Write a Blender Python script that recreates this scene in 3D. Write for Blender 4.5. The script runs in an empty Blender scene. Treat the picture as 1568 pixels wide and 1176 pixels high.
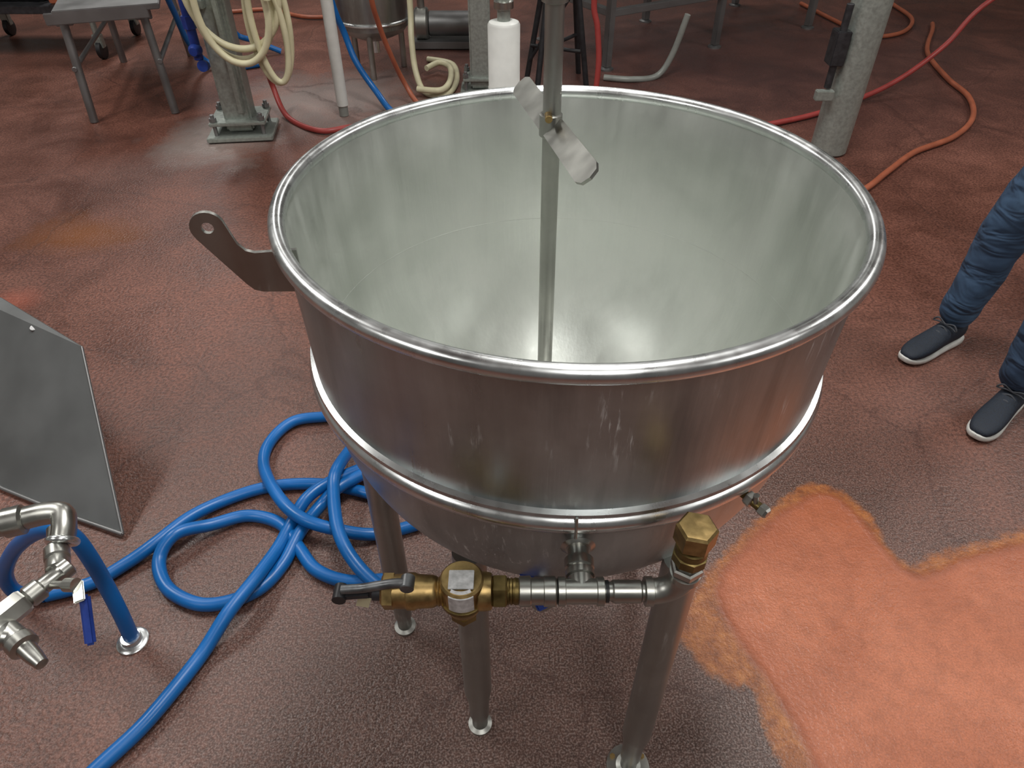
import bpy, bmesh, math, random
import numpy as np
from mathutils import Vector, Matrix
random.seed(4)
C=bpy.context.scene.collection
pi=math.pi
# ---------------- materials ----------------
def newmat(name):
    m=bpy.data.materials.new(name); m.use_nodes=True
    nt=m.node_tree; b=nt.nodes['Principled BSDF']
    return m,nt,b
def noise(nt,scale,detail=4,vec=None,dist=0,rough=.5):
    n=nt.nodes.new('ShaderNodeTexNoise'); n.inputs['Scale'].default_value=scale
    n.inputs['Detail'].default_value=detail; n.inputs['Distortion'].default_value=dist
    n.inputs['Roughness'].default_value=rough
    if vec is not None: nt.links.new(vec,n.inputs['Vector'])
    return n
def ramp(nt,fac,stops):
    r=nt.nodes.new('ShaderNodeValToRGB'); nt.links.new(fac,r.inputs['Fac'])
    e=r.color_ramp.elements
    while len(e)<len(stops): e.new(.5)
    for i,(p,c) in enumerate(stops):
        e[i].position=p; e[i].color=(c[0],c[1],c[2],1) if isinstance(c,(tuple,list)) else (c,c,c,1)
    return r
def mix(nt,fac,a,b,mode='MIX'):
    n=nt.nodes.new('ShaderNodeMix'); n.data_type='RGBA'; n.blend_type=mode
    for sock,val in ((n.inputs[0],fac),(n.inputs[6],a),(n.inputs[7],b)):
        if isinstance(val,(int,float)): sock.default_value=val
        elif isinstance(val,(tuple,list)): sock.default_value=(val[0],val[1],val[2],1)
        else: nt.links.new(val,sock)
    return n.outputs[2]
def math_(nt,op,a,b=None,c=None):
    n=nt.nodes.new('ShaderNodeMath'); n.operation=op
    for i,v_ in enumerate((a,b,c)):
        if v_ is None: continue
        if isinstance(v_,(int,float)): n.inputs[i].default_value=v_
        else: nt.links.new(v_,n.inputs[i])
    return n.outputs[0]
def maprange(nt,v,a,b,c=0,d=1):
    mr=nt.nodes.new('ShaderNodeMapRange'); mr.clamp=True
    for i,x in enumerate((a,b,c,d)): mr.inputs[i+1].default_value=x
    nt.links.new(v,mr.inputs[0]); return mr.outputs[0]
def coords(nt,scale=(1,1,1),kind='Object'):
    t=nt.nodes.new('ShaderNodeTexCoord'); mp=nt.nodes.new('ShaderNodeMapping')
    mp.inputs['Scale'].default_value=scale
    nt.links.new(t.outputs[kind],mp.inputs['Vector']); return mp.outputs[0]
def bump(nt,b,h,strength,dist=.002):
    n=nt.nodes.new('ShaderNodeBump'); n.inputs['Strength'].default_value=strength
    n.inputs['Distance'].default_value=dist
    nt.links.new(h,n.inputs['Height']); nt.links.new(n.outputs[0],b.inputs['Normal']); return n
def M(name,col,metal=0,rough=.5,var=.15,scale=25,bmp=0,spec=None):
    m,nt,b=newmat(name)
    v=coords(nt); n=noise(nt,scale,4,v)
    lo=[max(0,c*(1-var)) for c in col]; hi=[min(1,c*(1+var)) for c in col]
    r=ramp(nt,n.outputs[0],[(.3,lo),(.7,hi)])
    nt.links.new(r.outputs[0],b.inputs['Base Color'])
    b.inputs['Metallic'].default_value=metal
    rr=ramp(nt,n.outputs[0],[(.3,max(0,rough-.07)),(.7,min(1,rough+.07))])
    nt.links.new(rr.outputs[0],b.inputs['Roughness'])
    if bmp: bump(nt,b,n.outputs[0],bmp)
    return m
def steel(name,col=(.62,.62,.60),rough=.26,res=.0,brush=0,drip=0,var=.12,metal=1.0,cloud=0,sv=.1):
    m,nt,b=newmat(name)
    b.inputs['Metallic'].default_value=metal
    v=coords(nt,(1,1,.09)); n1=noise(nt,26,6,v,0,.6)
    v2=coords(nt,(3,3,3)); n2=noise(nt,1.3,6,v2,.4,.6)
    r=ramp(nt,n2.outputs[0],[(.3,[c*(1-var) for c in col]),(.7,[min(1,c*(1+var)) for c in col])])
    s=ramp(nt,n1.outputs[0],[(.3,1-sv),(.7,1+sv*.7)])
    colo=mix(nt,1,r.outputs[0],s.outputs[0],'MULTIPLY')
    met=None
    if drip:
        vd=coords(nt,(1,1,.16)); nd=noise(nt,11,5,vd,.2,.6)
        fd=ramp(nt,nd.outputs[0],[(.50,0),(.66,drip)])
        colo=mix(nt,fd.outputs[0],colo,[c*.55 for c in col])
    if cloud:
        vc=coords(nt); nc=noise(nt,5,7,vc,.8,.65)
        fc=ramp(nt,nc.outputs[0],[(.42,0),(.68,cloud)])
        colo=mix(nt,fc.outputs[0],colo,(.74,.745,.71))
        met=math_(nt,'MULTIPLY_ADD',fc.outputs[0],-.6,metal)
    if res>0:
        v3=coords(nt,(1,1,.10)); n3=noise(nt,150,5,v3,0,.75)
        f=ramp(nt,n3.outputs[0],[(.56,0),(.64,1)])
        v4=coords(nt,(1,1,.7)); n4=noise(nt,8,5,v4,.4,.6)
        f4=ramp(nt,n4.outputs[0],[(.52,0),(.64,res)])
        fm=math_(nt,'MULTIPLY',f.outputs[0],f4.outputs[0])
        colo=mix(nt,fm,colo,(.70,.70,.68))
        met=math_(nt,'MULTIPLY_ADD',fm,-metal,metal)
    if met is not None: nt.links.new(met,b.inputs['Metallic'])
    nt.links.new(colo,b.inputs['Base Color'])
    rr=ramp(nt,n1.outputs[0],[(.25,max(.05,rough-.07)),(.75,rough+.09)])
    if drip or cloud:
        sm=ramp(nt,n2.outputs[0],[(.35,.85),(.65,1.25)])
        nt.links.new(math_(nt,'MULTIPLY',rr.outputs[0],sm.outputs[0]),b.inputs['Roughness'])
    else: nt.links.new(rr.outputs[0],b.inputs['Roughness'])
    if brush:
        vb=coords(nt,(1,1,.02)); nb=noise(nt,160,3,vb); bump(nt,b,nb.outputs[0],brush,.001)
    return m
steel_out=steel('brushed_stainless_outer',(.42,.455,.455),.33,res=.55,brush=.3,drip=.7,metal=.95,var=.2,sv=.14)
steel_in=steel('brushed_stainless_inner',(.62,.645,.61),.41,brush=.25,drip=.15,var=.1,metal=.97,cloud=.30,sv=.06)
steel_rim=steel('polished_stainless',(.72,.74,.74),.28)
steel_pipe=steel('pipe_stainless',(.42,.42,.39),.33,var=.25)
steel_leg=steel('leg_stainless',(.38,.38,.355),.38,res=.3,var=.2)
steel_dull=M('dull_stainless',(.25,.25,.25),.85,.45,.12,6)
panel_m=M('mill_finish_sheet',(.135,.14,.14),.35,.55,.18,5)
galv=M('galvanised_steel',(.33,.36,.33),.5,.42,.16,60)
brass=M('brass',(.36,.25,.105),.95,.40,.35,60,.25)
brass_dk=M('aged_brass',(.21,.155,.06),.95,.44,.35,60,.25)
label_m=M('aluminium_label',(.50,.50,.50),.4,.5,.25,150)
black_m=M('black_plastic',(.015,.015,.017),0,.45,.3,30)
dkgrey=M('dark_grey_metal',(.05,.05,.055),.6,.45,.3,30)
lever_m=M('grey_cast_lever',(.17,.175,.18),.8,.42,.3,60,.2)
blue_h=M('blue_hose_rubber',(.004,.12,.39),0,.36,.12,8)
blue_dk=M('blue_handle_vinyl',(.01,.035,.22),0,.4,.2,30)
red_h=M('red_air_hose',(.32,.045,.04),0,.45,.15,10)
orange_h=M('orange_hose',(.35,.10,.05),0,.45,.15,10)
cream_h=M('cream_hose',(.58,.54,.36),0,.45,.12,10)
grey_h=M('grey_hose',(.24,.25,.23),0,.4,.15,10)
white_p=M('white_pvc',(.64,.65,.62),0,.42,.06,15)
wall_m=M('painted_wall',(.40,.42,.41),0,.6,.06,2)
wall_d=M('grey_wall_panel',(.17,.18,.18),0,.5,.1,2)
ceil_m=M('ceiling_panel',(.32,.34,.34),0,.7,.08,2)
skin=M('skin',(.55,.33,.24),0,.5,.08,30)
shirt_m=M('grey_shirt',(.12,.13,.15),0,.8,.1,60)
hair_m=M('brown_hair',(.05,.03,.02),0,.6,.4,80)
shoe_m=M('navy_mesh_shoe',(.010,.016,.028),0,.7,.5,260,.5)
sole_m=M('white_sole',(.60,.60,.57),0,.5,.08,40)
lace_m=M('lace',(.05,.055,.065),0,.8,.2,90)
denim,nt,b=newmat('blue_denim')
v=coords(nt,(1,1,.5)); n=noise(nt,6,4,v,.2); n2=noise(nt,500,2,coords(nt))
r=ramp(nt,n.outputs[0],[(.32,(.020,.042,.085)),(.55,(.034,.072,.135)),(.75,(.065,.125,.21))])
r2=ramp(nt,n2.outputs[0],[(.3,.88),(.7,1.1)])
nt.links.new(mix(nt,1,r.outputs[0],r2.outputs[0],'MULTIPLY'),b.inputs['Base Color'])
b.inputs['Roughness'].default_value=.85
vf=coords(nt,(.6,.6,1.4)); n3=noise(nt,11,2,vf,.8); bump(nt,b,n3.outputs[0],.6,.04)
lamp_m,nt,b=newmat('lamp_diffuser')
b.inputs['Emission Color'].default_value=(1,.98,.94,1); b.inputs['Emission Strength'].default_value=2
# floor
floor_m,nt,b=newmat('red_quarry_epoxy_floor')
v=coords(nt)
big=noise(nt,.55,6,v,.6,.62); mid=noise(nt,2.6,7,v,.5,.68); fine=noise(nt,95,3,v,0,.6); fine2=noise(nt,230,2,v)
base=ramp(nt,big.outputs[0],[(.32,(.110,.042,.029)),(.5,(.178,.070,.048)),(.68,(.230,.094,.067))])
midr=ramp(nt,mid.outputs[0],[(.34,.66),(.60,1.10)])
c1=mix(nt,1,base.outputs[0],midr.outputs[0],'MULTIPLY')
spk=ramp(nt,fine.outputs[0],[(.40,(.58,.56,.56)),(.52,(1,1,1)),(.68,(1.35,1.40,1.40))])
c2=mix(nt,1,c1,spk.outputs[0],'MULTIPLY')
geo=nt.nodes.new('ShaderNodeNewGeometry')
def dist_to(p,rad0,rad1,amp=.25,sc=(1,1,1)):
    d=nt.nodes.new('ShaderNodeVectorMath'); d.operation='SUBTRACT'
    nt.links.new(geo.outputs['Position'],d.inputs[0]); d.inputs[1].default_value=p
    d1=nt.nodes.new('ShaderNodeVectorMath'); d1.operation='MULTIPLY'; nt.links.new(d.outputs[0],d1.inputs[0]); d1.inputs[1].default_value=sc
    d2=nt.nodes.new('ShaderNodeVectorMath'); d2.operation='LENGTH'; nt.links.new(d1.outputs[0],d2.inputs[0])
    s=math_(nt,'ADD',d2.outputs['Value'],-amp)
    a=math_(nt,'MULTIPLY_ADD',mid.outputs[0],amp*2,s)
    return maprange(nt,a,rad0,rad1,1,0)
def mul(a,k): return math_(nt,'MULTIPLY',a,k)
grit=ramp(nt,fine2.outputs[0],[(.40,(.050,.033,.028)),(.5,(.105,.068,.057)),(.63,(.25,.195,.175))])
c3=mix(nt,mul(dist_to((.3,.6,0),.5,2.2,.3),.72),c2,grit.outputs[0])
c4=mix(nt,mul(dist_to((-1.95,2.88,0),.02,.26,.3,(.8,1.2,1)),.7),c3,(.22,.070,.012))
c4=mix(nt,mul(dist_to((-1.98,2.35,0),.03,.13,.08),.4),c4,(.38,.09,.05))
c5=mix(nt,mul(dist_to((-1.70,3.95,0),.10,.40,.35),.6),c4,(.44,.40,.37))
c5=mix(nt,mul(dist_to((-1.15,4.6,0),.2,.7,.5),.5),c5,(.42,.38,.36))
c5=mix(nt,mul(dist_to((-2.4,3.6,0),.2,1.0,.7,(.4,1,1)),.35),c5,(.07,.028,.022))
c5=mix(nt,mul(dist_to((1.7,5.6,0),.6,2.4,.6,(.7,1,1)),.62),c5,(.055,.032,.034))  # shadow below the work platform, painted into the floor colour
cv=nt.nodes.new('ShaderNodeTexVoronoi'); cv.feature='DISTANCE_TO_EDGE'; cv.inputs['Scale'].default_value=.75
wob=nt.nodes.new('ShaderNodeVectorMath'); wob.operation='MULTIPLY_ADD'
nt.links.new(mid.outputs[1],wob.inputs[0]); wob.inputs[1].default_value=(.35,.35,0); nt.links.new(v,wob.inputs[2])
nt.links.new(wob.outputs[0],cv.inputs['Vector'])
cr=ramp(nt,cv.outputs[0],[(0,.5),(.006,0)])
c6=mix(nt,cr.outputs[0],c5,(.05,.022,.018))
def attr(n_):
    a=nt.nodes.new('ShaderNodeAttribute'); a.attribute_name=n_; return a.outputs['Fac']
so,si=attr('sd_outer'),attr('sd_inner')
e1=noise(nt,38,6,v,.6,.75); e2=noise(nt,10,4,v,.4)
wo=math_(nt,'MULTIPLY_ADD',e1.outputs[0],.060,-.030); wo=math_(nt,'MULTIPLY_ADD',e2.outputs[0],.05,wo)
fo=maprange(nt,math_(nt,'ADD',math_(nt,'ADD',so,wo),-.025),-.008,.012)
wi=math_(nt,'MULTIPLY_ADD',e2.outputs[0],.02,-.010); wi=math_(nt,'MULTIPLY_ADD',e1.outputs[0],.014,math_(nt,'ADD',wi,-.007))
di=math_(nt,'ADD',si,wi)
fi=maprange(nt,di,-.012,.010)
pn=noise(nt,3.0,6,v,.6,.6); pg=noise(nt,24,5,v,.3,.7)
oc=ramp(nt,pg.outputs[0],[(.34,(.19,.066,.030)),(.5,(.30,.105,.038)),(.66,(.40,.155,.052))])
ic=ramp(nt,pn.outputs[0],[(.3,(.36,.110,.052)),(.7,(.48,.165,.085))])
sg=ramp(nt,fine2.outputs[0],[(.35,.84),(.65,1.12)]); gg=ramp(nt,pg.outputs[0],[(.35,.86),(.6,1.05)])
ic2=mix(nt,1,mix(nt,1,ic.outputs[0],sg.outputs[0],'MULTIPLY'),gg.outputs[0],'MULTIPLY')
oc2=mix(nt,1,oc.outputs[0],sg.outputs[0],'MULTIPLY')
# shade beside the kettle painted in: coat colour darkens toward its margin
marg=maprange(nt,math_(nt,'MULTIPLY_ADD',e2.outputs[0],.06,si),.02,.14,.5,0)
ic2=mix(nt,marg,ic2,(.31,.085,.036))
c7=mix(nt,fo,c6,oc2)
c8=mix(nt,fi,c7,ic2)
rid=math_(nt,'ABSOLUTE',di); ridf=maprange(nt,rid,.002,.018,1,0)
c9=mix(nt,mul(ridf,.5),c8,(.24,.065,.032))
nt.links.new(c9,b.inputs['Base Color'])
rr=ramp(nt,mid.outputs[0],[(.3,.25),(.65,.48)])
nt.links.new(rr.outputs[0],b.inputs['Roughness'])
bn=bump(nt,b,fine.outputs[0],.7,.004)
b2=nt.nodes.new('ShaderNodeBump'); b2.inputs['Strength'].default_value=.5; b2.inputs['Distance'].default_value=.003
nt.links.new(ridf,b2.inputs['Height']); nt.links.new(bn.outputs[0],b2.inputs['Normal']); nt.links.new(b2.outputs[0],b.inputs['Normal'])

# ---------------- geometry helpers ----------------
def link(o,parent=None):
    C.objects.link(o)
    if parent is not None: o.parent=parent
    return o
def empty(name,loc=(0,0,0)):
    e=bpy.data.objects.new(name,None); e.empty_display_size=.1; C.objects.link(e); return e
def finish(name,bm,mat,parent,smooth=True,angle=35):
    bmesh.ops.recalc_face_normals(bm,faces=bm.faces)
    me=bpy.data.meshes.new(name); bm.to_mesh(me); bm.free()
    o=bpy.data.objects.new(name,me); me.materials.append(mat); link(o,parent)
    if smooth:
        me.shade_smooth()
        try: me.set_sharp_from_angle(angle=math.radians(angle))
        except Exception: pass
    return o
def box(name,c,s,mat,parent=None,rot=None,bev=.004):
    bm=bmesh.new(); bmesh.ops.create_cube(bm,size=1)
    bmesh.ops.scale(bm,vec=Vector(s),verts=bm.verts)
    if bev: bmesh.ops.bevel(bm,geom=bm.edges[:],offset=min(bev,min(s)*.4),segments=2,affect='EDGES')
    if rot is not None: bmesh.ops.transform(bm,matrix=rot,verts=bm.verts)
    bmesh.ops.translate(bm,vec=Vector(c),verts=bm.verts)
    return finish(name,bm,mat,parent)
def basis(d):
    d=Vector(d).normalized(); a=Vector((0,0,1)) if abs(d.z)<.9 else Vector((1,0,0))
    x=a.cross(d).normalized(); y=d.cross(x); return x,y,d
def rev(name,o,d,prof,mat,parent=None,seg=32,closed=False,phase=0,open_ends=False):
    """revolve profile [(t along axis, radius)]"""
    x,y,d=basis(d); o=Vector(o); bm=bmesh.new(); rings=[]
    for (t,r) in prof:
        if r<1e-5: rings.append([bm.verts.new(o+d*t)])
        else: rings.append([bm.verts.new(o+d*t+(x*math.cos(2*pi*i/seg+phase)+y*math.sin(2*pi*i/seg+phase))*r) for i in range(seg)])
    pairs=list(zip(rings,rings[1:]))
    if closed: pairs.append((rings[-1],rings[0]))
    for A,B in pairs:
        for i in range(seg):
            j=(i+1)%seg
            if len(A)==1 and len(B)==1: continue
            if len(A)==1: bm.faces.new((A[0],B[i],B[j]))
            elif len(B)==1: bm.faces.new((A[i],A[j],B[0]))
            else: bm.faces.new((A[i],A[j],B[j],B[i]))
    if not closed and not open_ends:
        for R in (rings[0],rings[-1]):
            if len(R)>1: bm.faces.new(R)
    return finish(name,bm,mat,parent)
def torus(name,c,R,r,mat,parent=None,seg=160,ms=16,axis=(0,0,1)):
    prof=[(r*math.sin(2*pi*k/ms),R+r*math.cos(2*pi*k/ms)) for k in range(ms)]
    return rev(name,c,axis,prof,mat,parent,seg,True)
def rod(name,p0,p1,r,mat,parent=None,r2=None,seg=24,bev=None):
    p0=Vector(p0);p1=Vector(p1);L=(p1-p0).length; r2=r if r2 is None else r2
    b=bev if bev is not None else min(r,r2,L)*.12
    return rev(name,p0,p1-p0,[(0,r-b),(b,r),(L-b,r2),(L,r2-b)],mat,parent,seg)
def tube(name,splines,r,mat,parent=None,res=10,closed=False,bres=5):
    cu=bpy.data.curves.new(name,'CURVE'); cu.dimensions='3D'; cu.bevel_depth=r; cu.bevel_resolution=bres; cu.use_fill_caps=True
    for pts in splines:
        P=[Vector(p) for p in pts]; n=len(P); dense=[]
        for i in range(n-1):
            a=P[max(i-1,0)];b=P[i];c=P[i+1];d=P[min(i+2,n-1)]
            for k in range(res):
                t=k/res
                dense.append(.5*((2*b)+(c-a)*t+(2*a-5*b+4*c-d)*t*t+(3*b-a-3*c+d)*t**3))
        dense.append(P[-1])
        s=cu.splines.new('POLY'); s.points.add(len(dense)-1)
        for i,p in enumerate(dense): s.points[i].co=(p.x,p.y,p.z,1)
        s.use_smooth=True
    tmp=bpy.data.objects.new('tmp',cu); C.objects.link(tmp)
    dg=bpy.context.evaluated_depsgraph_get(); dg.update()
    me=bpy.data.meshes.new_from_object(tmp.evaluated_get(dg)); bpy.data.objects.remove(tmp)
    me.name=name; me.materials.clear(); me.materials.append(mat); me.shade_smooth()
    o=bpy.data.objects.new(name,me); return link(o,parent)
def loft(name,rings,mat,parent=None,cap=True,sub=0):
    bm=bmesh.new(); R=[[bm.verts.new(p) for p in ring] for ring in rings]
    n=len(R[0])
    for A,B in zip(R,R[1:]):
        for i in range(n):
            j=(i+1)%n; bm.faces.new((A[i],A[j],B[j],B[i]))
    if cap: bm.faces.new(R[0]); bm.faces.new(R[-1])
    o=finish(name,bm,mat,parent,True,60)
    if sub:
        m=o.modifiers.new('s','SUBSURF'); m.levels=sub; m.render_levels=sub
    return o
def plate(name,pts,th,mat,parent=None,M4=None):
    bm=bmesh.new()
    vs=[bm.verts.new((p[0],-th/2,p[1])) for p in pts]; f=bm.faces.new(vs)
    r=bmesh.ops.extrude_face_region(bm,geom=[f])
    bmesh.ops.translate(bm,vec=(0,th,0),verts=[e for e in r['geom'] if isinstance(e,bmesh.types.BMVert)])
    if M4 is not None: bmesh.ops.transform(bm,matrix=M4,verts=bm.verts)
    return finish(name,bm,mat,parent)
def skinned(name,verts,edges,radii,mat,parent=None,sub=2,root=0):
    me=bpy.data.meshes.new(name); me.from_pydata([Vector(v) for v in verts],edges,[])
    o=bpy.data.objects.new(name,me); link(o,parent); me.materials.append(mat)
    sm=o.modifiers.new('skin','SKIN'); sm.use_smooth_shade=True
    for i,r in enumerate(radii):
        rr=r if isinstance(r,tuple) else (r,r)
        me.skin_vertices[0].data[i].radius=rr
        me.skin_vertices[0].data[i].use_root=(i==root)
    ss=o.modifiers.new('sub','SUBSURF'); ss.levels=sub; ss.render_levels=sub
    return o

# ---------------- floor with repair patch field ----------------
outer=[(.407,.92),(.414,.852),(.461,.811),(.512,.772),(.551,.776),(.560,.727),(.565,.663),(.574,.595),(.578,.535),(.60,.3),(1.3,.2),(1.6,.8),(1.62,1.30),(1.423,1.221),(1.278,1.18),(1.157,1.15),(1.066,1.10),(1.033,1.139),(1.024,1.238),(.995,1.33),(.944,1.381),(.874,1.40),(.777,1.33),(.665,1.227),(.553,1.129),(.484,1.049),(.438,.983)]
innr=[(.527,1.049),(.533,.963),(.555,.886),(.591,.811),(.614,.735),(.636,.663),(.643,.595),(.633,.52),(.66,.31),(1.25,.22),(1.56,.8),(1.59,1.24),(1.396,1.172),(1.223,1.130),(1.095,1.07),(1.036,1.075),(1.007,1.15),(.982,1.249),(.942,1.343),(.877,1.348),(.772,1.284),(.654,1.183)]
def chaikin(p,n):
    for _ in range(n):
        q=[]
        for i in range(len(p)):
            a=Vector(p[i]);b_=Vector(p[(i+1)%len(p)]); q+= [tuple(a*.75+b_*.25),tuple(a*.25+b_*.75)]
        p=q
    return p
def sdf(P,poly):
    A=np.array(poly); B=np.roll(A,-1,axis=0); best=np.full(len(P),1e9); ins=np.zeros(len(P),bool)
    for a,b_ in zip(A,B):
        e=b_-a; w_=P-a; t=np.clip((w_@e)/max(e@e,1e-12),0,1)
        best=np.minimum(best,np.linalg.norm(w_-t[:,None]*e,axis=1))
        cond=((a[1]>P[:,1])!=(b_[1]>P[:,1]))
        with np.errstate(divide='ignore',invalid='ignore'):
            xi=(b_[0]-a[0])*(P[:,1]-a[1])/((b_[1]-a[1]) if b_[1]!=a[1] else 1e-12)+a[0]
        ins^=(cond&(P[:,0]<xi))
    return np.where(ins,best,-best)
xs=[-7.0,-5,-3,-1.5,-.6,0,.2]+list(np.arange(.33,1.74,.011))+[1.9,2.5,4,6,8.0]
ys=[-4.5,-3,-1.5,-.5,0]+list(np.arange(.12,1.50,.011))+[1.7,2.2,3.5,5,7,9,11,12.5]
nx,ny=len(xs),len(ys)
co_=[(x,y,0.0) for y in ys for x in xs]
fc_=[(j*nx+i,j*nx+i+1,(j+1)*nx+i+1,(j+1)*nx+i) for j in range(ny-1) for i in range(nx-1)]
n0=len(co_)
co_+=[(-7,-4.5,-.1),(8,-4.5,-.1),(8,12.5,-.1),(-7,12.5,-.1)]
fc_+=[(n0,n0+3,n0+2,n0+1)]
me=bpy.data.meshes.new('floor'); me.from_pydata(co_,[],fc_); me.update()
P2=np.array([(c[0],c[1]) for c in co_])
for nm,pl_ in (('sd_outer',outer),('sd_inner',innr)):
    at=me.attributes.new(nm,'FLOAT','POINT'); at.data.foreach_set('value',sdf(P2,chaikin(pl_,1)).astype(np.float32))
me.materials.append(floor_m); fo_=bpy.data.objects.new('floor',me); C.objects.link(fo_)

# ---------------- room ----------------
box('ceiling',(0.5,4,4.35),(15,17,.1),ceil_m,bev=0)
box('wall_back',(0.5,12.55,2.15),(15,.1,4.3),wall_m,bev=0)
box('wall_front',(0.5,-4.55,2.15),(15,.1,4.3),wall_d,bev=0)
box('wall_left',(-7.05,4,2.15),(.1,17,4.3),wall_m,bev=0)
box('wall_right',(8.05,4,2.15),(.1,17,4.3),wall_m,bev=0)
k=0
for x,y,en in ((-3.4,-1.4,62),(.6,-1.6,48),(4.4,-1.0,62),(-3.4,3.0,82),(.4,1.9,105),(4.4,3.0,62),(-3.2,7.4,80),(.6,7.6,42)):
    e=empty('ceiling_light'+('' if k==0 else '.%03d'%k)); k+=1
    box('housing',(x,y,4.24),(.66,1.9,.12),galv,e)
    box('diffuser',(x,y,4.165),(.6,1.84,.03),lamp_m,e,bev=.01)
    L=bpy.data.lights.new('panel_light','AREA'); L.shape='RECTANGLE'; L.size=.6; L.size_y=1.8
    L.energy=en*1.04; L.color=(1,.985,.95)
    lo=bpy.data.objects.new('panel_light',L); lo.location=(x,y,4.13); link(lo,e)
w=bpy.data.worlds.new('world'); bpy.context.scene.world=w; w.use_nodes=True
w.node_tree.nodes['Background'].inputs[0].default_value=(.5,.52,.55,1); w.node_tree.nodes['Background'].inputs[1].default_value=.3

# ---------------- steam kettle ----------------
K=empty('steam_kettle'); kx,ky=.082,.93
ZR=1.152; ZB=.905
prof=[(.527,0)]
N=26
for i in range(1,N+1):
    a=pi/2*i/N; prof.append((ZB-.378*math.cos(a),.380*math.sin(a)))
inner_c=prof+[(.94,.3825),(1.04,.387),(1.147,.3935),(1.151,.3955)]
outerp=[(1.147,.398),(1.04,.3935),(.935,.3905),(.900,.387)]
for i in range(1,N+1):
    a=pi/2*(N-i)/N; outerp.append((ZB-.005-.387*math.cos(a),.387*math.sin(a) if i<N else 0))
rev('bowl_interior',(kx,ky,0),(0,0,1),inner_c,steel_in,K,192,open_ends=True)
rev('bowl_jacket',(kx,ky,0),(0,0,1),outerp,steel_out,K,192,open_ends=True)
torus('inner_weld',(kx,ky,.908),.3810,.0011,steel_in,K,160,8)
torus('rolled_rim',(kx,ky,ZR),.4005,.0112,steel_rim,K,192,20)
rev('seam_band',(kx,ky,0),(0,0,1),[(.890,.380),(.892,.392),(.897,.399),(.904,.402),(.911,.402),(.917,.3985),(.9195,.3945),(.922,.3965),(.926,.399),(.930,.3975),(.933,.388)],steel_rim,K,192,True)
rod('seam_joint',(kx-.005,ky-.4025,.893),(kx-.005,ky-.4005,.930),.0018,steel_pipe,K)
pts=[(.012,-.005),(-.042,0),(-.052,.004),(-.060,.014),(-.103,.082)]
cx,cz,rr_=-.087,.097,.021
for a in range(205,-1,-15): pts.append((cx+rr_*math.cos(math.radians(a)),cz+rr_*math.sin(math.radians(a))))
pts+=[(-.058,.072),(-.050,.062),(-.040,.058),(-.012,.058),(.012,.058)]
LM=Matrix.Translation((-.289,.80,1.075))@Matrix.Rotation(.15,4,'Z')
lug=plate('lifting_lug',pts,.006,steel_leg,K,LM)
hc=bpy.data.objects.new('cut',bpy.data.meshes.new('cut'))
bm=bmesh.new(); bmesh.ops.create_cone(bm,cap_ends=True,segments=24,radius1=.0075,radius2=.0075,depth=.1)
bmesh.ops.transform(bm,matrix=LM@Matrix.Translation((cx,0,cz))@Matrix.Rotation(pi/2,4,'X'),verts=bm.verts)
bm.to_mesh(hc.data); bm.free(); C.objects.link(hc)
md=lug.modifiers.new('b','BOOLEAN'); md.object=hc; md.operation='DIFFERENCE'
dg=bpy.context.evaluated_depsgraph_get(); dg.update()
me=bpy.data.meshes.new_from_object(lug.evaluated_get(dg)); lug.modifiers.clear(); lug.data=me
bpy.data.objects.remove(hc)
# legs
for i,(x,y) in enumerate([(.245,.603),(-.07,.690),(-.262,.925),(.31,1.12)]):
    d=math.hypot(x-kx,y-ky); zt=ZB-math.sqrt(.383**2-min(d,.35)**2)
    rev('leg_%d'%(i+1),(x,y,0),(0,0,1),[(0,.024),(.012,.026),(.016,.017),(.05,.017),(.06,.0205),(.12,.0215),(.16,.0265),(.17,.028),(zt-.005,.028)],steel_leg,K,32)
rev('foot_flange',(.245,.603,0),(0,0,1),[(0,.045),(.006,.045),(.008,.03)],steel_leg,K,32)
for a in (30,150,270):
    rev('flange_bolt',(.245+.036*math.cos(math.radians(a)),.603+.036*math.sin(math.radians(a)),.004),(0,0,1),[(0,.006),(.008,.006)],brass,K,6)
py,pz=.485,.845
rev('inlet_boss',(.084,.560,.852),(0,-1,-.06),[(0,.030),(.012,.024),(.018,.016)],steel_pipe,K,28)
rev('inlet_nipple',(.084,.565,.85),(0,-1,-.06),[(0,.0135),(.08,.0135)],steel_pipe,K,28)
rev('union_nut',(.084,.530,.848),(0,-1,-.06),[(0,.015),(.002,.0185),(.014,.0185),(.016,.016),(.018,.018),(.026,.018),(.028,.0145)],steel_pipe,K,28)
def fit(name,x0,prof,mat,seg=28):
    return rev(name,(x0,py,pz),(1,0,0),prof,mat,K,seg)
fit('pipe_tee',.055,[(0,.0155),(.001,.0175),(.009,.0175),(.010,.0155),(.047,.0155),(.048,.0175),(.056,.0175),(.057,.0155)],steel_pipe)
rev('tee_branch',(.084,.485,.845),(0,1,.06),[(0,.0155),(.018,.0155),(.019,.0175),(.027,.0175),(.028,.0145)],steel_pipe,K,28)
fit('pipe_run',-.04,[(0,.0118),(.21,.0118)],steel_pipe)
fit('coupling',.008,[(0,.016),(.0015,.0185),(.014,.0185),(.0155,.0165),(.030,.0165),(.031,.0185),(.044,.0185),(.046,.016)],steel_pipe)
fit('tape_ring',.052,[(0,.0135),(.004,.0135)],black_m)
fit('tape_ring_2',.113,[(0,.0135),(.004,.0135)],black_m)
fit('reducer_hex',-.024,[(0,.019),(.002,.021),(.016,.021),(.018,.019)],brass_dk,6)
fit('reducer_neck',-.007,[(0,.0155),(.003,.0165),(.004,.0150),(.007,.0165),(.008,.0150),(.011,.0165),(.016,.0155)],brass_dk)
fit('sleeve',.121,[(0,.0125),(.002,.014),(.034,.014),(.036,.0125)],steel_pipe)
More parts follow.
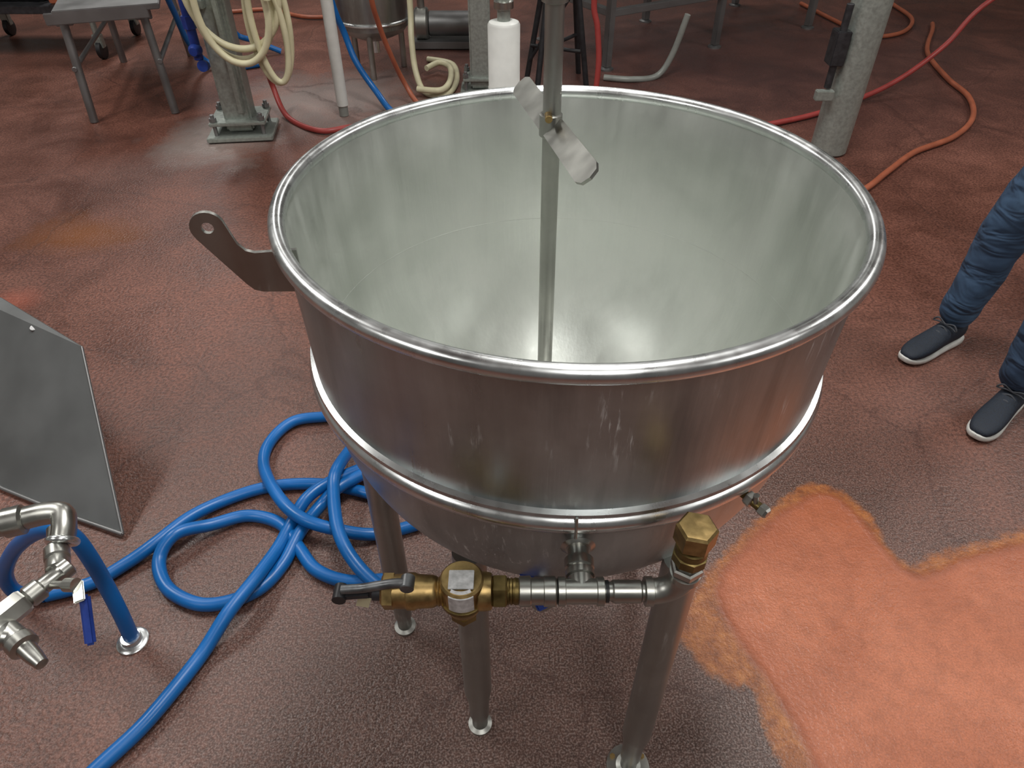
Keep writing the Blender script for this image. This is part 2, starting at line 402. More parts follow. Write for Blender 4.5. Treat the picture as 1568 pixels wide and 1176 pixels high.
fit('elbow_collar',.160,[(0,.0155),(.001,.018),(.010,.018),(.011,.0155)],steel_pipe)
el=[]
for i in range(9):
    a=pi/2*i/8; el.append((.168+.036*math.sin(a),py,pz+.036*(1-math.cos(a))))
tube('elbow',[el],.0158,steel_pipe,K,res=3)
ex=.204
rev('elbow_top_collar',(ex,py,.876),(0,0,1),[(0,.0155),(.001,.0185),(.011,.0185),(.012,.0155)],steel_pipe,K,28)
rev('hex_nipple',(ex,py,.889),(0,0,1),[(0,.017),(.002,.0195),(.010,.0195),(.012,.017),(.012,.0125),(.026,.0125)],steel_pipe,K,6)
rev('brass_union_lower',(ex,py,.910),(0,0,1),[(0,.016),(.002,.0205),(.014,.0205),(.016,.0175)],brass_dk,K,8)
rev('brass_union_neck',(ex,py,.926),(0,0,1),[(0,.0185),(.010,.0185),(.011,.016),(.020,.016)],brass_dk,K,28)
rev('brass_hex_plug',(ex,py,.943),(0,0,1),[(0,.020),(.002,.0235),(.026,.0235),(.029,.0205),(.030,.006),(.027,0)],brass,K,6,phase=.3)
rev('valve_body',(-.022,py,pz),(-1,0,0),[(0,.015),(.003,.022),(.010,.0235),(.018,.0235),(.022,.020),(.052,.021),(.056,.0165),(.058,.0182),(.060,.0165),(.062,.0182),(.064,.0165),(.066,.0182),(.068,.0165),(.070,.0182),(.074,.0195),(.092,.0205),(.096,.0225),(.104,.0225),(.106,.021),(.120,.0205),(.123,.019)],brass,K,40)
rev('valve_end_hex',(-.142,py,pz),(-1,0,0),[(0,.019),(.001,.0225),(.013,.0225),(.016,.018)],brass,K,6,phase=.2)
rev('valve_chamber',(-.060,py,.800),(0,0,1),[(0,.012),(.002,.015),(.012,.016),(.014,.021),(.026,.0225),(.034,.026),(.060,.0265),(.070,.0265),(.073,.024),(.0745,.0)],brass,K,40)
rev('valve_chamber_ring',(-.060,py,.832),(0,0,1),[(0,.026),(.001,.0285),(.006,.0285),(.007,.026)],brass_dk,K,40)
rev('valve_outlet_hex',(-.060,py,.792),(0,0,1),[(0,.015),(.002,.0175),(.012,.0175)],brass_dk,K,6)
bm=bmesh.new(); cols=[]
for i in range(13):
    a=-pi/2-.58+1.16*i/12
    cols.append([bm.verts.new((-.060+.0275*math.cos(a),py+.0275*math.sin(a),z_)) for z_ in (.842,.869)]+[bm.verts.new((-.060+.020*math.cos(a),py+.020*math.sin(a),.8757))])
for A_,B_ in zip(cols,cols[1:]):
    bm.faces.new((A_[0],B_[0],B_[1],A_[1])); bm.faces.new((A_[1],B_[1],B_[2],A_[2]))
finish('valve_label',bm,label_m,K)
box('valve_top_tag',(-.060,py-.004,.8757),(.030,.026,.002),label_m,K,None,.0006)
rev('valve_stem',(-.157,py,pz-.002),(-1,0,0),[(0,.010),(.012,.010),(.013,.007),(.020,.007)],dkgrey,K,20)
bx=[(-.122,py-.006,pz+.027),(-.140,py-.006,pz+.026),(-.160,py-.006,pz+.021),(-.180,py-.005,pz+.014),(-.204,py-.004,pz+.010)]
tube('lever_arm',[bx],.0058,lever_m,K)
rod('lever_knuckle',(-.124,py-.014,pz+.025),(-.124,py+.004,pz+.025),.0085,lever_m,K)
box('lever_grip',(-.192,py-.004,pz+.002),(.048,.013,.014),dkgrey,K,Matrix.Rotation(-.12,4,'Y'),.004)
rev('lever_pin',(-.208,py-.013,pz),(0,1,0),[(0,.0085),(.020,.0085)],black_m,K,16)
box('hang_tag',(-.183,py-.001,pz-.022),(.016,.002,.02),cream_h,K,Matrix.Rotation(.3,4,'Y'),.0005)
pc=Vector((.305,.60,.885)); pd=Vector((.30,-.42,-.02)).normalized()
rev('petcock_stem',pc-pd*.03,pd,[(0,.006),(.055,.006)],brass_dk,K,16)
rev('petcock_hex',pc,pd,[(0,.009),(.001,.0105),(.010,.0105),(.011,.009)],steel_pipe,K,6)
rev('petcock_nut',pc+pd*.022,pd,[(0,.007),(.001,.0085),(.010,.0085),(.013,.006)],steel_pipe,K,6)
tube('petcock_tee',[[pc+pd*.016+Vector((-.004,0,.018)),pc+pd*.016,pc+pd*.016+Vector((.006,0,-.012))]],.004,steel_pipe,K)
rev('drain_neck',(kx,ky,.53),(0,0,-1),[(0,.04),(.02,.035),(.03,.025),(.09,.025),(.092,.034),(.104,.034)],steel_pipe,K,28)
rev('drain_pipe',(kx,ky,.44),(0,-1,0),[(0,.03),(.10,.03),(.102,.036),(.112,.036)],steel_pipe,K,28)
rev('condensate_pipe',(.045,.80,.56),(0,-1,.45),[(0,.013),(.20,.013),(.202,.018),(.23,.018)],steel_pipe,K,24)
rev('condensate_valve_stem',(.045,.60,.65),(0,-.3,1),[(0,.008),(.045,.008)],steel_pipe,K,16)
box('blue_lever',(.03,.585,.70),(.018,.07,.006),blue_dk,K,Matrix.Rotation(.5,4,'Z')@Matrix.Rotation(.35,4,'X'),.002)

# ---------------- agitator ----------------
A=empty('mixer_agitator')
sx,sy=.052,.95
rod('shaft',(sx+.006,sy,.62),(sx,sy,1.40),.0122,steel_pipe,A)
rev('coupling',(sx,sy,1.385),(0,0,1),[(0,.012),(.002,.0165),(.05,.0165),(.052,.015),(.09,.015),(.092,.019),(.16,.019)],steel_pipe,A,28)
rod('drive_shaft',(sx,sy,1.50),(sx,sy,2.35),.015,steel_pipe,A)
rev('gearbox',(sx,sy,2.30),(0,0,1),[(0,.05),(.03,.09),(.16,.10),(.17,.08),(.45,.08),(.47,.03),(.55,.03),(2.0,.03)],galv,A,32)
hz=1.237; bd=Vector((.235,-.972,0)).normalized()
rev('blade_hub',(sx,sy,hz-.016),(0,0,1),[(0,.0125),(.002,.0155),(.030,.0155),(.032,.0125)],steel_pipe,A,28)
for sgn in (1,-1):
    d=bd*sgn; up=Vector((0,0,1)); side=up.cross(d).normalized()
    pit=math.radians(42)*sgn
    wv=(side*math.cos(pit)+up*math.sin(pit)); nv=d.cross(wv)
    M4=Matrix(((d.x,nv.x,wv.x,sx),(d.y,nv.y,wv.y,sy),(d.z,nv.z,wv.z,hz),(0,0,0,1)))
    p=[(.012,-.016),(.155,-.017),(.167,-.012),(.171,0),(.167,.012),(.155,.017),(.012,.016)]
    plate('blade_%d'%(1 if sgn>0 else 2),p,.0045,steel_pipe,A,M4)
rod('hub_bolt',(sx-.004,sy-.026,hz+.016),(sx-.004,sy+.02,hz+.016),.005,brass,A)

# ---------------- hoses (main) ----------------
H=empty('blue_water_hose')
wh1=[(-1.178,1.003,.02),(-1.079,1.039,.02),(-1.012,1.1,.02),(-.956,1.156,.03),(-.896,1.24,.03),(-.826,1.307,.02),(-.728,1.355,.02),(-.618,1.373,.02),(-.502,1.363,.02),(-.343,1.314,.02)]
wh2=[(-1.05,.38,.02),(-.937,.491,.02),(-.866,.594,.02),(-.809,.675,.02),(-.768,.758,.02),(-.731,.849,.02),(-.687,.933,.055),(-.649,1.025,.055),(-.624,1.138,.03),(-.606,1.225,.03),(-.575,1.289,.055),(-.522,1.349,.055),(-.437,1.44,.02)]
wh3=[(-.326,1.049,.02),(-.426,1.045,.02),(-.511,1.079,.02),(-.570,1.146,.02),(-.639,1.227,.02),(-.737,1.256,.02),(-.826,1.217,.03),(-.898,1.167,.055),(-.926,1.104,.03),(-.880,1.026,.02),(-.790,.98,.02),(-.711,.985,.02),(-.640,1.026,.02),(-.600,1.1,.02),(-.576,1.192,.03),(-.540,1.283,.03),(-.483,1.338,.055),(-.363,1.467,.02)]
wh4=[(-.42,1.70,.02),(-.516,1.671,.02),(-.597,1.658,.02),(-.698,1.636,.02),(-.749,1.549,.02),(-.741,1.441,.03),(-.661,1.301,.06),(-.577,1.217,.065),(-.484,1.185,.055),(-.372,1.193,.02),(-.243,1.233,.02)]
wh5=[(-.487,1.50,.04),(-.499,1.367,.09),(-.496,1.294,.085),(-.458,1.159,.08),(-.402,1.073,.06),(-.325,1.014,.03),(-.25,.99,.02)]
tube('hose_coils',[wh1,wh2,wh3,wh4,wh5],.0175,blue_h,H)
sh=[(-.918,.889,.0),(-.918,.903,.10),(-.926,.921,.2),(-.926,.925,.3),(-.937,.93,.36),(-.967,.931,.385),(-1.043,.951,.34),(-1.146,.978,.24),(-1.231,.998,.12),(-1.242,1.0,.04),(-1.178,1.003,.02)]
tube('hose_riser',[sh],.0175,blue_h,H)
rev('floor_flange',(-.918,.889,0),(0,0,1),[(0,.036),(.005,.037),(.008,.033),(.009,.024),(.022,.022)],steel_rim,H,32)

# manifold left
V=empty('steel_valve_manifold')
def rv(n,p0,p1,prof,mat=steel_pipe,seg=24):
    p0=Vector(p0);d=Vector(p1)-p0; return rev(n,p0,d,[(t*d.length,r) for t,r in prof],mat,V,seg)
rv('supply_pipe',(-1.55,.62,.55),(-.90,.828,.55),[(0,.020),(1,.020)])
rv('union_ring',(-.985,.80,.55),(-.90,.828,.55),[(0,.024),(.05,.030),(.35,.030),(.4,.023),(.6,.023),(.63,.028),(.95,.028),(1,.022)])
tube('elbow',[[(-.91,.826,.55),(-.87,.838,.552),(-.838,.838,.552),(-.825,.815,.545),(-.822,.795,.535)]],.0215,steel_pipe,V,res=5)
torus('open_ring',(-.821,.790,.533),.022,.007,steel_rim,V,40,12,(.05,-.85,-.4))
rev('elbow_bore',(-.8215,.794,.5345),(.05,-.85,-.4),[(0,.0175),(.003,.0175)],dkgrey,V,24)
rv('branch_pipe',(-.845,.815,.535),(-.80,.728,.53),[(0,.015),(1,.015)])
rv('branch_union',(-.826,.775,.53),(-.80,.728,.53),[(0,.017),(.05,.021),(.45,.021),(.5,.017),(.6,.020),(.95,.020),(1,.016)])
rv('tee_body',(-.785,.742,.53),(-.85,.635,.53),[(0,.013),(.02,.018),(.15,.019),(.2,.015),(.42,.015),(.45,.020),(.62,.020),(.66,.015),(1,.015)])
rv('valve_hex',(-.828,.672,.53),(-.858,.622,.53),[(0,.020),(.1,.023),(.9,.023),(1,.018)],steel_pipe,6)
rv('side_pipe',(-.97,.63,.53),(-.80,.60,.53),[(0,.017),(.55,.017),(.58,.022),(.85,.023),(.88,.018),(1,.016)])
rv('nozzle',(-.83,.615,.53),(-.748,.560,.52),[(0,.018),(.3,.020),(.33,.023),(.5,.023),(.53,.015),(.78,.013),(.98,.010),(1,.007)])
rv('valve_stem',(-.80,.70,.53),(-.745,.69,.545),[(0,.007),(.6,.007),(.62,.012),(1,.012)])
box('lever_neck',(-.738,.680,.54),(.018,.045,.005),steel_pipe,V,Matrix.Rotation(.5,4,'Z'),.002)
box('blue_lever',(-.722,.648,.505),(.018,.085,.010),blue_dk,V,Matrix.Rotation(.25,4,'Z')@Matrix.Rotation(.75,4,'X'),.004)
rod('stand_post',(-1.55,.62,0),(-1.55,.62,.75),.03,steel_pipe,V)
rev('stand_base',(-1.55,.62,0),(0,0,1),[(0,.08),(.01,.08),(.014,.03)],steel_pipe,V)
rod('side_pipe_link',(-.965,.631,.53),(-1.55,.62,.53),.018,steel_pipe,V)
rod('filler',(-.85,.64,.53),(-.86,.615,.53),.016,steel_pipe,V)

# inclined steel panel, left
P=empty('steel_splash_panel')
pl=[(-1.067,1.198,.012),(-1.23,1.601,.35),(-1.60,1.851,.35),(-2.05,2.05,.35),(-2.05,1.66,.012),(-1.481,1.359,.012)]
bm=bmesh.new(); vs=[bm.verts.new(p) for p in pl]; f=bm.faces.new(vs)
o=finish('sheet',bm,panel_m,P,False); m=o.modifiers.new('s','SOLIDIFY'); m.thickness=.006
tube('folded_edge',[[(-1.067,1.198,.014),(-1.481,1.359,.014),(-2.05,1.66,.014)]],.006,steel_dull,P,res=2)
tube('side_edge',[[(-1.067,1.198,.014),(-1.23,1.601,.35)]],.003,steel_dull,P,res=2)
rod('prop_leg_1',(-1.45,1.78,0),(-1.42,1.70,.345),.012,steel_dull,P)
rod('prop_leg_2',(-1.75,1.95,0),(-1.75,1.91,.345),.012,steel_dull,P)

# ---------------- background ----------------
def column_box(name,x,y,s,base,rot=0):
    e=empty(name); r=Matrix.Rotation(rot,4,'Z')
    box('post',(x,y,2.17),(s,s,4.26),galv,e,r,.012)
    box('base_plate',(x,y,.02),(base,base*.8,.025),galv,e,r)
    box('upper_plate',(x,y,.10),(base*.85,base*.7,.02),galv,e,r)
    for dx in (-1,1):
        for dy in (-1,1):
            p=r@Vector((dx*base*.36,dy*base*.28,0))
            rod('anchor_bolt',(x+p.x,y+p.y,0),(x+p.x,y+p.y,.15),.011,steel_dull,e)
            rev('anchor_nut',(x+p.x,y+p.y,.112),(0,0,1),[(0,.02),(.02,.02)],steel_dull,e,6)
    return e
c1_=column_box('steel_column',-1.545,4.05,.15,.36,.12)
box('channel_lip',(-1.50,3.965,2.1),(.03,.03,3.9),galv,c1_)
c2_=column_box('steel_column.001',-.20,4.75,.13,.26)
e=empty('round_steel_column')
rod('pipe_post',(1.74,3.8,0),(1.74,3.8,4.3),.095,galv,e,seg=40)
box('junction_box',(1.62,3.76,.55),(.07,.09,.16),dkgrey,e)
rod('conduit',(1.615,3.74,.36),(1.615,3.74,.75),.018,dkgrey,e)
box('bracket_plate',(1.60,3.72,.33),(.09,.04,.05),galv,e)
ch=empty('cream_hose_coil')
def coil(cx,cy,cz,rx,rz,turns,ph=0,drift=.02,wob=.09):
    L=[]
    n=int(turns*14)
    for i in range(n+1):
        a=2*pi*i/14+ph; k=1+wob*math.sin(i*.7)
        L.append((cx+rx*k*math.cos(a)+.02*math.sin(i*.31),cy+drift*i/14,cz+rz*k*math.sin(a)))
    return L
tube('coil_large',[coil(-1.37,3.76,.76,.20,.27,3.2,0,.04,.12)],.017,cream_h,ch,res=4)
tube('coil_small',[coil(-1.22,3.80,.62,.085,.27,2.2,1,.04)],.016,cream_h,ch,res=4)
box('hose_hanger',(-1.40,3.90,.98),(.30,.14,.03),galv,ch)
rod('blue_valve_body',(-1.63,3.90,.45),(-1.63,3.90,.80),.024,blue_dk,c1_)
rev('blue_valve_hex',(-1.63,3.90,.60),(0,0,1),[(0,.034),(.06,.034)],blue_dk,c1_,6)
rev('blue_valve_flange',(-1.63,3.90,.50),(0,-1,0),[(0,.032),(.03,.032),(.05,.02)],blue_dk,c1_)
rev('blue_valve_cap',(-1.61,3.90,.42),(0,-1,.2),[(0,.028),(.03,.028)],blue_dk,c1_)
box('valve_clamp',(-1.60,3.95,.70),(.10,.05,.04),galv,c1_)
e=empty('white_drain_pipe')
rod('pipe',(-1.02,4.33,.06),(-1.02,4.33,4.3),.034,white_p,e)
rod('tail',(-1.02,4.33,0),(-1.02,4.33,.08),.028,grey_h,e)
T=empty('stainless_tank')
rev('shell',(-.93,5.18,.20),(0,0,1),[(0,0),(.01,.08),(.06,.20),(.10,.235),(1.35,.235),(1.42,.19),(1.46,.05),(1.47,0)],steel_leg,T,64)
torus('hoop',(-.93,5.18,.34),.236,.012,steel_rim,T,64,10)
for i in range(3):
    a=2*pi*i/3+.5; x=-.93+.19*math.cos(a); y=5.18+.19*math.sin(a)
    rod('leg_%d'%i,(x,y,0),(x,y,.36),.02,steel_leg,T)
rod('outlet',(-.93,5.18,.12),(-.93,5.18,.24),.025,steel_rim,T)
F=empty('white_filter_canister')
rev('canister',(-.035,3.30,.40),(0,0,1),[(0,.06),(.006,.070),(.10,.070),(.103,.072),(.112,.072),(.115,.070),(.37,.070),(.38,.064),(.385,.045)],white_p,F,40)
rod('cap_pipe',(-.035,3.30,.77),(-.035,3.30,1.3),.028,galv,F)
rev('clamp',(-.035,3.30,.83),(0,0,1),[(0,.034),(.004,.042),(.03,.042),(.034,.034)],steel_pipe,F)
rod('stand',(-.035,3.30,0),(-.035,3.30,.42),.022,galv,F)
rev('stand_base',(-.035,3.30,0),(0,0,1),[(0,.12),(.015,.12),(.02,.03)],galv,F)
S=empty('black_stool')
box('seat',(.30,4.92,.74),(.36,.34,.05),black_m,S,bev=.02)
for i,(fx,fy,tx,ty) in enumerate([(.10,5.0,.22,4.98),(.49,4.80,.38,4.84),(.16,4.70,.23,4.82),(.46,5.12,.38,5.02)]):
    rod('leg_%d'%i,(fx,fy,0),(tx,ty,.73),.018,black_m,S)
rod('brace_1',(.125,4.985,.22),(.465,4.83,.22),.012,black_m,S)
rod('brace_2',(.18,4.74,.26),(.435,5.09,.26),.012,black_m,S)
rod('brace_3',(.115,4.99,.12),(.40,4.86,.60),.012,black_m,S)
E=empty('steel_work_platform')
ax=Vector((.66,5.2,0)); ux=Vector((1.74,1.05,0)); uy=Vector((-.42,.72,0))
ang=math.atan2(1.05,1.74); rz=Matrix.Rotation(ang,4,'Z')
for i,(a,b_) in enumerate([(0,0),(.5,0),(1,0),(0,1),(.5,1),(1,1)]):
    p=ax+ux*a+uy*b_
    box('leg_%d'%i,(p.x,p.y,.45),(.05,.05,.86),steel_dull,E,rz)
    rev('foot_%d'%i,(p.x,p.y,0),(0,0,1),[(0,.05),(.01,.05),(.02,.02),(.05,.02)],steel_dull,E)
for b_ in (0,1):
    p=ax+ux*.5+uy*b_; box('rail_%d'%b_,(p.x,p.y,.36),(ux.length,.045,.045),steel_dull,E,rz)
for a in (0,.5,1):
    p=ax+ux*a+uy*.5; box('cross_%d'%int(a*2),(p.x,p.y,.36),(.045,uy.length,.045),steel_dull,E,rz)
p=ax+ux*.5+uy*.5; box('deck',(p.x,p.y,.90),(ux.length+.1,uy.length+.1,.04),steel_dull,E,rz)
box('hopper',(p.x,p.y,1.15),(1.5,.5,.46),steel_leg,E,rz,.03)
B=empty('steel_bench')
l1=Vector((-2.49,4.22,0)); l2=Vector((-2.06,4.37,0)); back=Vector((-.30,1.15,0))
ang=math.atan2(.15,.43); rz=Matrix.Rotation(ang,4,'Z')
c=(l1+l2)/2+back/2
box('top',(c.x,c.y,.60),(.54,1.30,.03),steel_dull,B,rz)
box('skirt_front',((l1+l2)[0]/2+.01,(l1+l2)[1]/2-.05,.575),(.52,.015,.06),steel_dull,B,rz)
for i,p in enumerate([l1,l2,l1+back,l2+back]):
    q=p.lerp(c,.10)
    rod('leg_%d'%i,(p.x,p.y,0),(q.x,q.y,.59),.023,steel_dull,B)
    box('gusset_%d'%i,(q.x,q.y,.55),(.09,.03,.07),steel_dull,B,rz)
rod('stretcher_a',(l1.x,l1.y,.30),(l1.x+back.x,l1.y+back.y,.30),.014,steel_dull,B)
rod('stretcher_b',(l2.x,l2.y,.30),(l2.x+back.x,l2.y+back.y,.30),.014,steel_dull,B)
Q=empty('caster_cart')
box('deck',(-3.45,5.75,.33),(1.1,.7,.05),dkgrey,Q)
box('bin',(-3.6,5.75,.55),(.7,.5,.38),black_m,Q,bev=.04)
box('orange_crate',(-3.10,5.62,.42),(.22,.35,.13),orange_h,Q,bev=.01)
for i,(x,y) in enumerate([(-3.95,5.45),(-2.96,5.45),(-3.95,6.05),(-2.96,6.05)]):
    rev('wheel_%d'%i,(x-.02,y,.06),(1,0,0),[(0,.045),(.005,.06),(.035,.06),(.04,.045)],black_m,Q,24)
    box('fork_%d'%i,(x,y,.12),(.06,.05,.09),galv,Q); rod('stem_%d'%i,(x,y,.15),(x,y,.32),.02,galv,Q)
# small floor pump between the columns
U=empty('transfer_pump')
rod('motor',(-.62,5.75,.16),(-.28,5.75,.16),.085,steel_dull,U,seg=32)
rod('volute',(-.72,5.75,.16),(-.62,5.75,.16),.11,steel_leg,U,seg=32)
box('base',(-.48,5.75,.035),(.52,.22,.05),steel_dull,U)
rod('suction_pipe',(-.67,5.75,.16),(-.67,5.75,.9),.028,steel_leg,U)
def hose(nme,pts,r_,mt,drop_z=None): tube(nme,[pts],r_,mt,None,res=8)
hose('red_air_hose',[(-1.35,4.08,.5),(-1.42,4.3,.3),(-1.44,4.40,.15),(-1.34,4.25,.02),(-1.105,4.04,.02),(-.925,4.1,.02),(-.712,4.12,.02),(-.30,4.05,.02)],.016,red_h)
hose('red_air_hose.001',[(3.6,5.05,.8),(3.0,4.93,.5),(2.79,4.88,.25),(2.5,4.72,.1),(2.2,4.55,.03),(1.83,4.3,.02),(1.49,4.13,.02),(1.18,4.0,.02),(.8,4.0,.02)],.016,red_h)
hose('red_air_hose.002',[(.52,4.4,1.6),(.50,4.45,1.0),(.47,4.5,.6),(.50,4.50,.45),(.52,4.48,.25),(.50,4.45,.05),(.41,4.25,.02)],.017,red_h)
hose('blue_air_hose',[(-1.12,4.5,1.2),(-1.04,4.52,.6),(-1.0,4.57,.4),(-.946,4.53,.25),(-.837,4.47,.1),(-.72,4.33,.02),(-.55,4.22,.02)],.019,blue_h)
hose('blue_air_hose.001',[(-2.05,4.75,1.0),(-2.12,4.85,.6),(-2.15,4.97,.4),(-2.17,5.1,.2),(-2.12,5.2,.05),(-1.98,5.15,.02),(-1.78,5.25,.02)],.019,blue_h)
hose('blue_air_hose.002',[(-1.85,4.9,.9),(-1.92,4.93,.5),(-1.99,5.4,.3),(-1.98,5.5,.15),(-1.87,5.52,.1),(-1.7,5.55,.02)],.019,blue_h)
hose('orange_air_hose',[(-.77,4.3,1.2),(-.77,4.3,.7),(-.757,4.38,.5),(-.716,4.46,.3),(-.661,4.53,.12),(-.56,4.43,.02),(-.36,4.24,.02)],.015,orange_h)
hose('orange_air_hose.001',[(3.36,7.31,.02),(3.36,6.9,.02),(3.32,6.43,.02),(3.07,6.04,.02),(2.78,5.95,.02),(2.68,6.32,.02),(2.56,6.96,.02)],.016,orange_h)
hose('orange_air_hose.002',[(3.43,6.30,.02),(3.35,6.12,.02),(3.05,5.53,.02),(2.93,4.96,.02),(2.9,4.6,.02),(2.75,4.24,.02),(2.5,3.95,.02),(2.19,3.74,.02),(1.95,3.50,.02),(1.72,3.27,.02),(1.5,3.2,.02)],.016,orange_h)
hose('orange_air_hose.003',[(-2.9,7.2,.02),(-2.5,6.7,.02),(-2.1,6.75,.02),(-1.7,6.5,.02),(-1.2,6.6,.02)],.016,orange_h)
hose('cream_washdown_hose',[(-.64,4.93,1.2),(-.64,4.93,.5),(-.64,4.85,.3),(-.62,4.77,.12),(-.558,4.68,.02),(-.42,4.64,.02),(-.37,4.9,.02),(-.42,5.25,.02),(-.604,5.37,.02)],.019,cream_h)
hose('cream_washdown_hose.001',[(-.58,5.03,.06),(-.50,5.12,.07),(-.42,5.02,.07),(-.40,4.75,.07),(-.45,4.60,.06),(-.6,4.62,.06)],.019,cream_h)
hose('grey_drain_hose',[(1.13,5.0,.4),(1.07,5.02,.15),(.98,5.0,.02),(.80,4.93,.02),(.62,4.97,.02)],.020,grey_h)

# ---------------- person ----------------
Pn=empty('person')
jv=[(1.66,1.90,.97),(1.66,1.90,1.06),
    (1.655,1.99,.86),(1.64,2.03,.68),(1.60,2.06,.49),(1.605,2.07,.34),(1.585,2.065,.20),(1.575,2.06,.085),
    (1.665,1.81,.86),(1.655,1.77,.68),(1.62,1.735,.49),(1.625,1.725,.34),(1.61,1.715,.20),(1.60,1.71,.085)]
je=[(0,1),(0,2),(2,3),(3,4),(4,5),(5,6),(6,7),(0,8),(8,9),(9,10),(10,11),(11,12),(12,13)]
jr=[(.12,.15),(.125,.155),.098,.092,.080,.076,.066,.062,.098,.092,.080,.076,.066,.062]
jn=skinned('jeans',jv,je,jr,denim,Pn,3,0)
tx=bpy.data.textures.new('fold_noise','CLOUDS'); tx.noise_scale=.07; tx.noise_depth=1
dm=jn.modifiers.new('folds','DISPLACE'); dm.texture=tx; dm.strength=.014; dm.mid_level=.5; dm.texture_coords='GLOBAL'
tv=[(1.66,1.90,1.02),(1.66,1.90,1.2),(1.65,1.90,1.36),(1.655,1.90,1.46),
    (1.66,2.06,1.42),(1.67,2.13,1.30),(1.675,2.16,1.15),(1.66,1.74,1.42),(1.67,1.67,1.30),(1.675,1.64,1.15)]
te=[(0,1),(1,2),(2,3),(2,4),(4,5),(5,6),(2,7),(7,8),(8,9)]
tr=[(.13,.16),(.12,.155),(.13,.16),.07,.075,.06,.054,.075,.06,.054]
skinned('shirt',tv,te,tr,shirt_m,Pn,2,0)
for s_,nm in ((1,'left'),(-1,'right')):
    y0=1.90+s_*.26
    wv=(1.64,y0-s_*.01,.93); v_=[(1.685,y0,1.17),(1.675,y0,1.05),wv,(1.64,y0-s_*.012,.87)]
    e_=[(0,1),(1,2),(2,3)]; r_=[.043,.038,(.027,.022),(.038,.018)]
    for k_ in range(4):
        fy=y0-s_*.012; fx=1.612+.018*k_; L=(.075,.085,.08,.062)[k_]
        i0=len(v_); v_+= [(fx,fy,.83),(fx-.006,fy-s_*.006,.83-L*.55),(fx-.004,fy-s_*.02,.83-L)]
        e_+=[(3,i0),(i0,i0+1),(i0+1,i0+2)]; r_+=[.010,.009,.0075]
    i0=len(v_); v_+=[(1.605,y0-s_*.03,.86),(1.59,y0-s_*.04,.825)]; e_+=[(3,i0),(i0,i0+1)]; r_+=[.012,.009]
    skinned('forearm_hand_'+nm,v_,e_,r_,skin,Pn,2,0)
skinned('neck',[(1.66,1.90,1.40),(1.65,1.90,1.56)],[(0,1)],[.06,.055],skin,Pn,2)
rings=[]
hp=[(1.515,.045,.05,-.035),(1.535,.062,.06,-.022),(1.57,.078,.068,-.008),(1.62,.095,.075,0),(1.67,.100,.079,.004),(1.71,.092,.073,.008),(1.74,.065,.055,.01),(1.755,.025,.02,.01)]
for z,rx,ry,ox in hp:
    rings.append([(1.64+ox+rx*math.cos(2*pi*i/20),1.90+ry*math.sin(2*pi*i/20),z) for i in range(20)])
loft('head',rings,skin,Pn,True,1)
rings=[]
for z,rx,ry,ox in [(1.60,.06,.080,.045),(1.66,.085,.086,.025),(1.70,.102,.086,.008),(1.74,.085,.07,.008),(1.768,.035,.03,.01)]:
    rings.append([(1.64+ox+rx*math.cos(2*pi*i/20),1.90+ry*math.sin(2*pi*i/20),z) for i in range(20)])
loft('hair',rings,hair_m,Pn,True,1)
rev('nose',(1.545,1.90,1.645),(-.35,0,-1),[(0,.008),(.03,.014),(.045,.016),(.052,.006)],skin,Pn,16)
for s_ in (1,-1):
    rev('eye',(1.562,1.90+s_*.032,1.645),(-1,0,0),[(-.012,.004),(-.006,.012),(.0,.010),(.004,.003)],sole_m,Pn,16)
    rev('pupil',(1.557,1.90+s_*.032,1.645),(-1,0,0),[(0,.005),(.002,.004)],black_m,Pn,12)
    rev('ear',(1.655,1.90+s_*.072,1.64),(0,s_,0),[(0,.022),(.008,.028),(.012,.02)],skin,Pn,16)
rev('mouth',(1.556,1.875,1.585),(0,1,0),[(0,.003),(.025,.007),(.05,.003)],M('lips',(.4,.16,.13),0,.5),Pn,12)
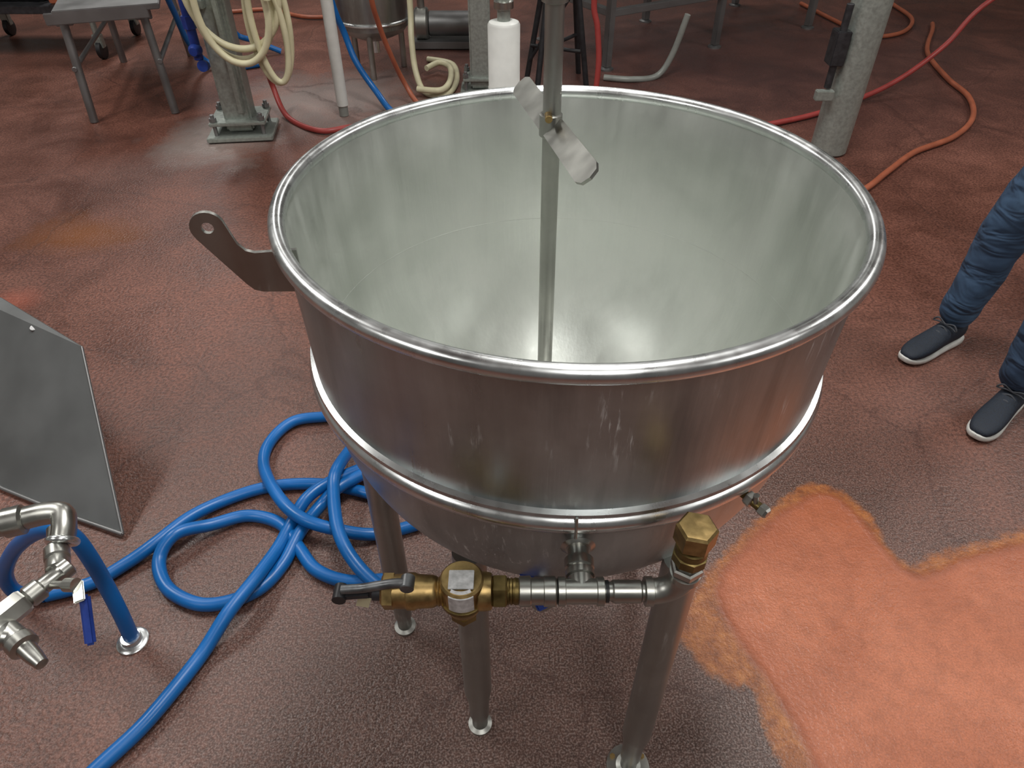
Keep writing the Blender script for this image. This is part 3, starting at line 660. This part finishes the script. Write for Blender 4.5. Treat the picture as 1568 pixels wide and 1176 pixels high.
def shoe(tag,heel,toe):
    h=Vector((heel[0],heel[1],0)); t=Vector((toe[0],toe[1],0)); d=(t-h); L=d.length; d.normalize(); n=Vector((-d.y,d.x,0))
    def ring(s,w,z0,z1,k=16,sq=.55,lean=0):
        out=[]
        for i in range(k):
            a=2*pi*i/k; ca,sa=math.cos(a),math.sin(a)
            zz=(z0+z1)/2+(z1-z0)/2*math.copysign(abs(sa)**sq,sa)
            p=h+d*(s*L)+n*(w*math.copysign(abs(ca)**sq,ca)); out.append((p.x,p.y,zz))
        return out
    sole=[ring(.0,.022,.008,.035),ring(.02,.032,.003,.036),ring(.12,.038,0,.034),ring(.35,.036,0,.03),ring(.6,.045,0,.027),ring(.78,.049,0,.027),ring(.92,.038,.004,.03),ring(.985,.022,.010,.033),ring(1.0,.01,.015,.031)]
    loft('shoe_sole_'+tag,sole,sole_m,Pn,True,1)
    up=[ring(.01,.015,.03,.075,sq=.8),ring(.03,.028,.026,.098,sq=.8),ring(.12,.036,.024,.108,sq=.85),ring(.25,.039,.022,.114,sq=.9),ring(.38,.039,.02,.108,sq=.9),ring(.5,.041,.02,.094,sq=.9),ring(.65,.045,.02,.078,sq=.85),ring(.8,.045,.02,.064,sq=.8),ring(.92,.036,.02,.052,sq=.8),ring(.985,.018,.022,.040,sq=.8)]
    loft('shoe_upper_'+tag,up,shoe_m,Pn,True,1)
    for j,s in enumerate((.44,.51,.58,.65)):
        z=.107-.17*(s-.40); p=h+d*(s*L)
        q=[p-n*.024+Vector((0,0,z-.012)),p+Vector((0,0,z+.002)),p+n*.024+Vector((0,0,z-.012))]
        tube('lace_%s_%d'%(tag,j),[q],.0035,lace_m,Pn,res=5)
    p=h+d*(.42*L)+Vector((0,0,.112))
    tube('lace_bow_'+tag,[[p,p+n*.03+Vector((0,0,.012)),p+n*.045-Vector((0,0,.006)),p+n*.02,p,p-n*.03+Vector((0,0,.012)),p-n*.045-Vector((0,0,.006)),p-n*.02,p]],.0028,lace_m,Pn,res=5)
    skinned('sock_'+tag,[h+d*(.2*L)+Vector((0,0,.07)),h+d*(.18*L)+Vector((0,0,.16))],[(0,1)],[.034,.036],black_m,Pn,1)
shoe('a',(1.645,2.095),(1.380,1.950))
shoe('b',(1.675,1.750),(1.445,1.565))

# ---------------- camera ----------------
cam=bpy.data.cameras.new('camera'); co=bpy.data.objects.new('camera',cam); C.objects.link(co)
co.location=(0,0,1.6); co.rotation_euler=(math.radians(49),0,0)
cam.sensor_width=36; cam.lens=24.95; cam.clip_start=.02
bpy.context.scene.camera=co
vs=bpy.context.scene.view_settings; vs.view_transform='Standard'; vs.exposure=0
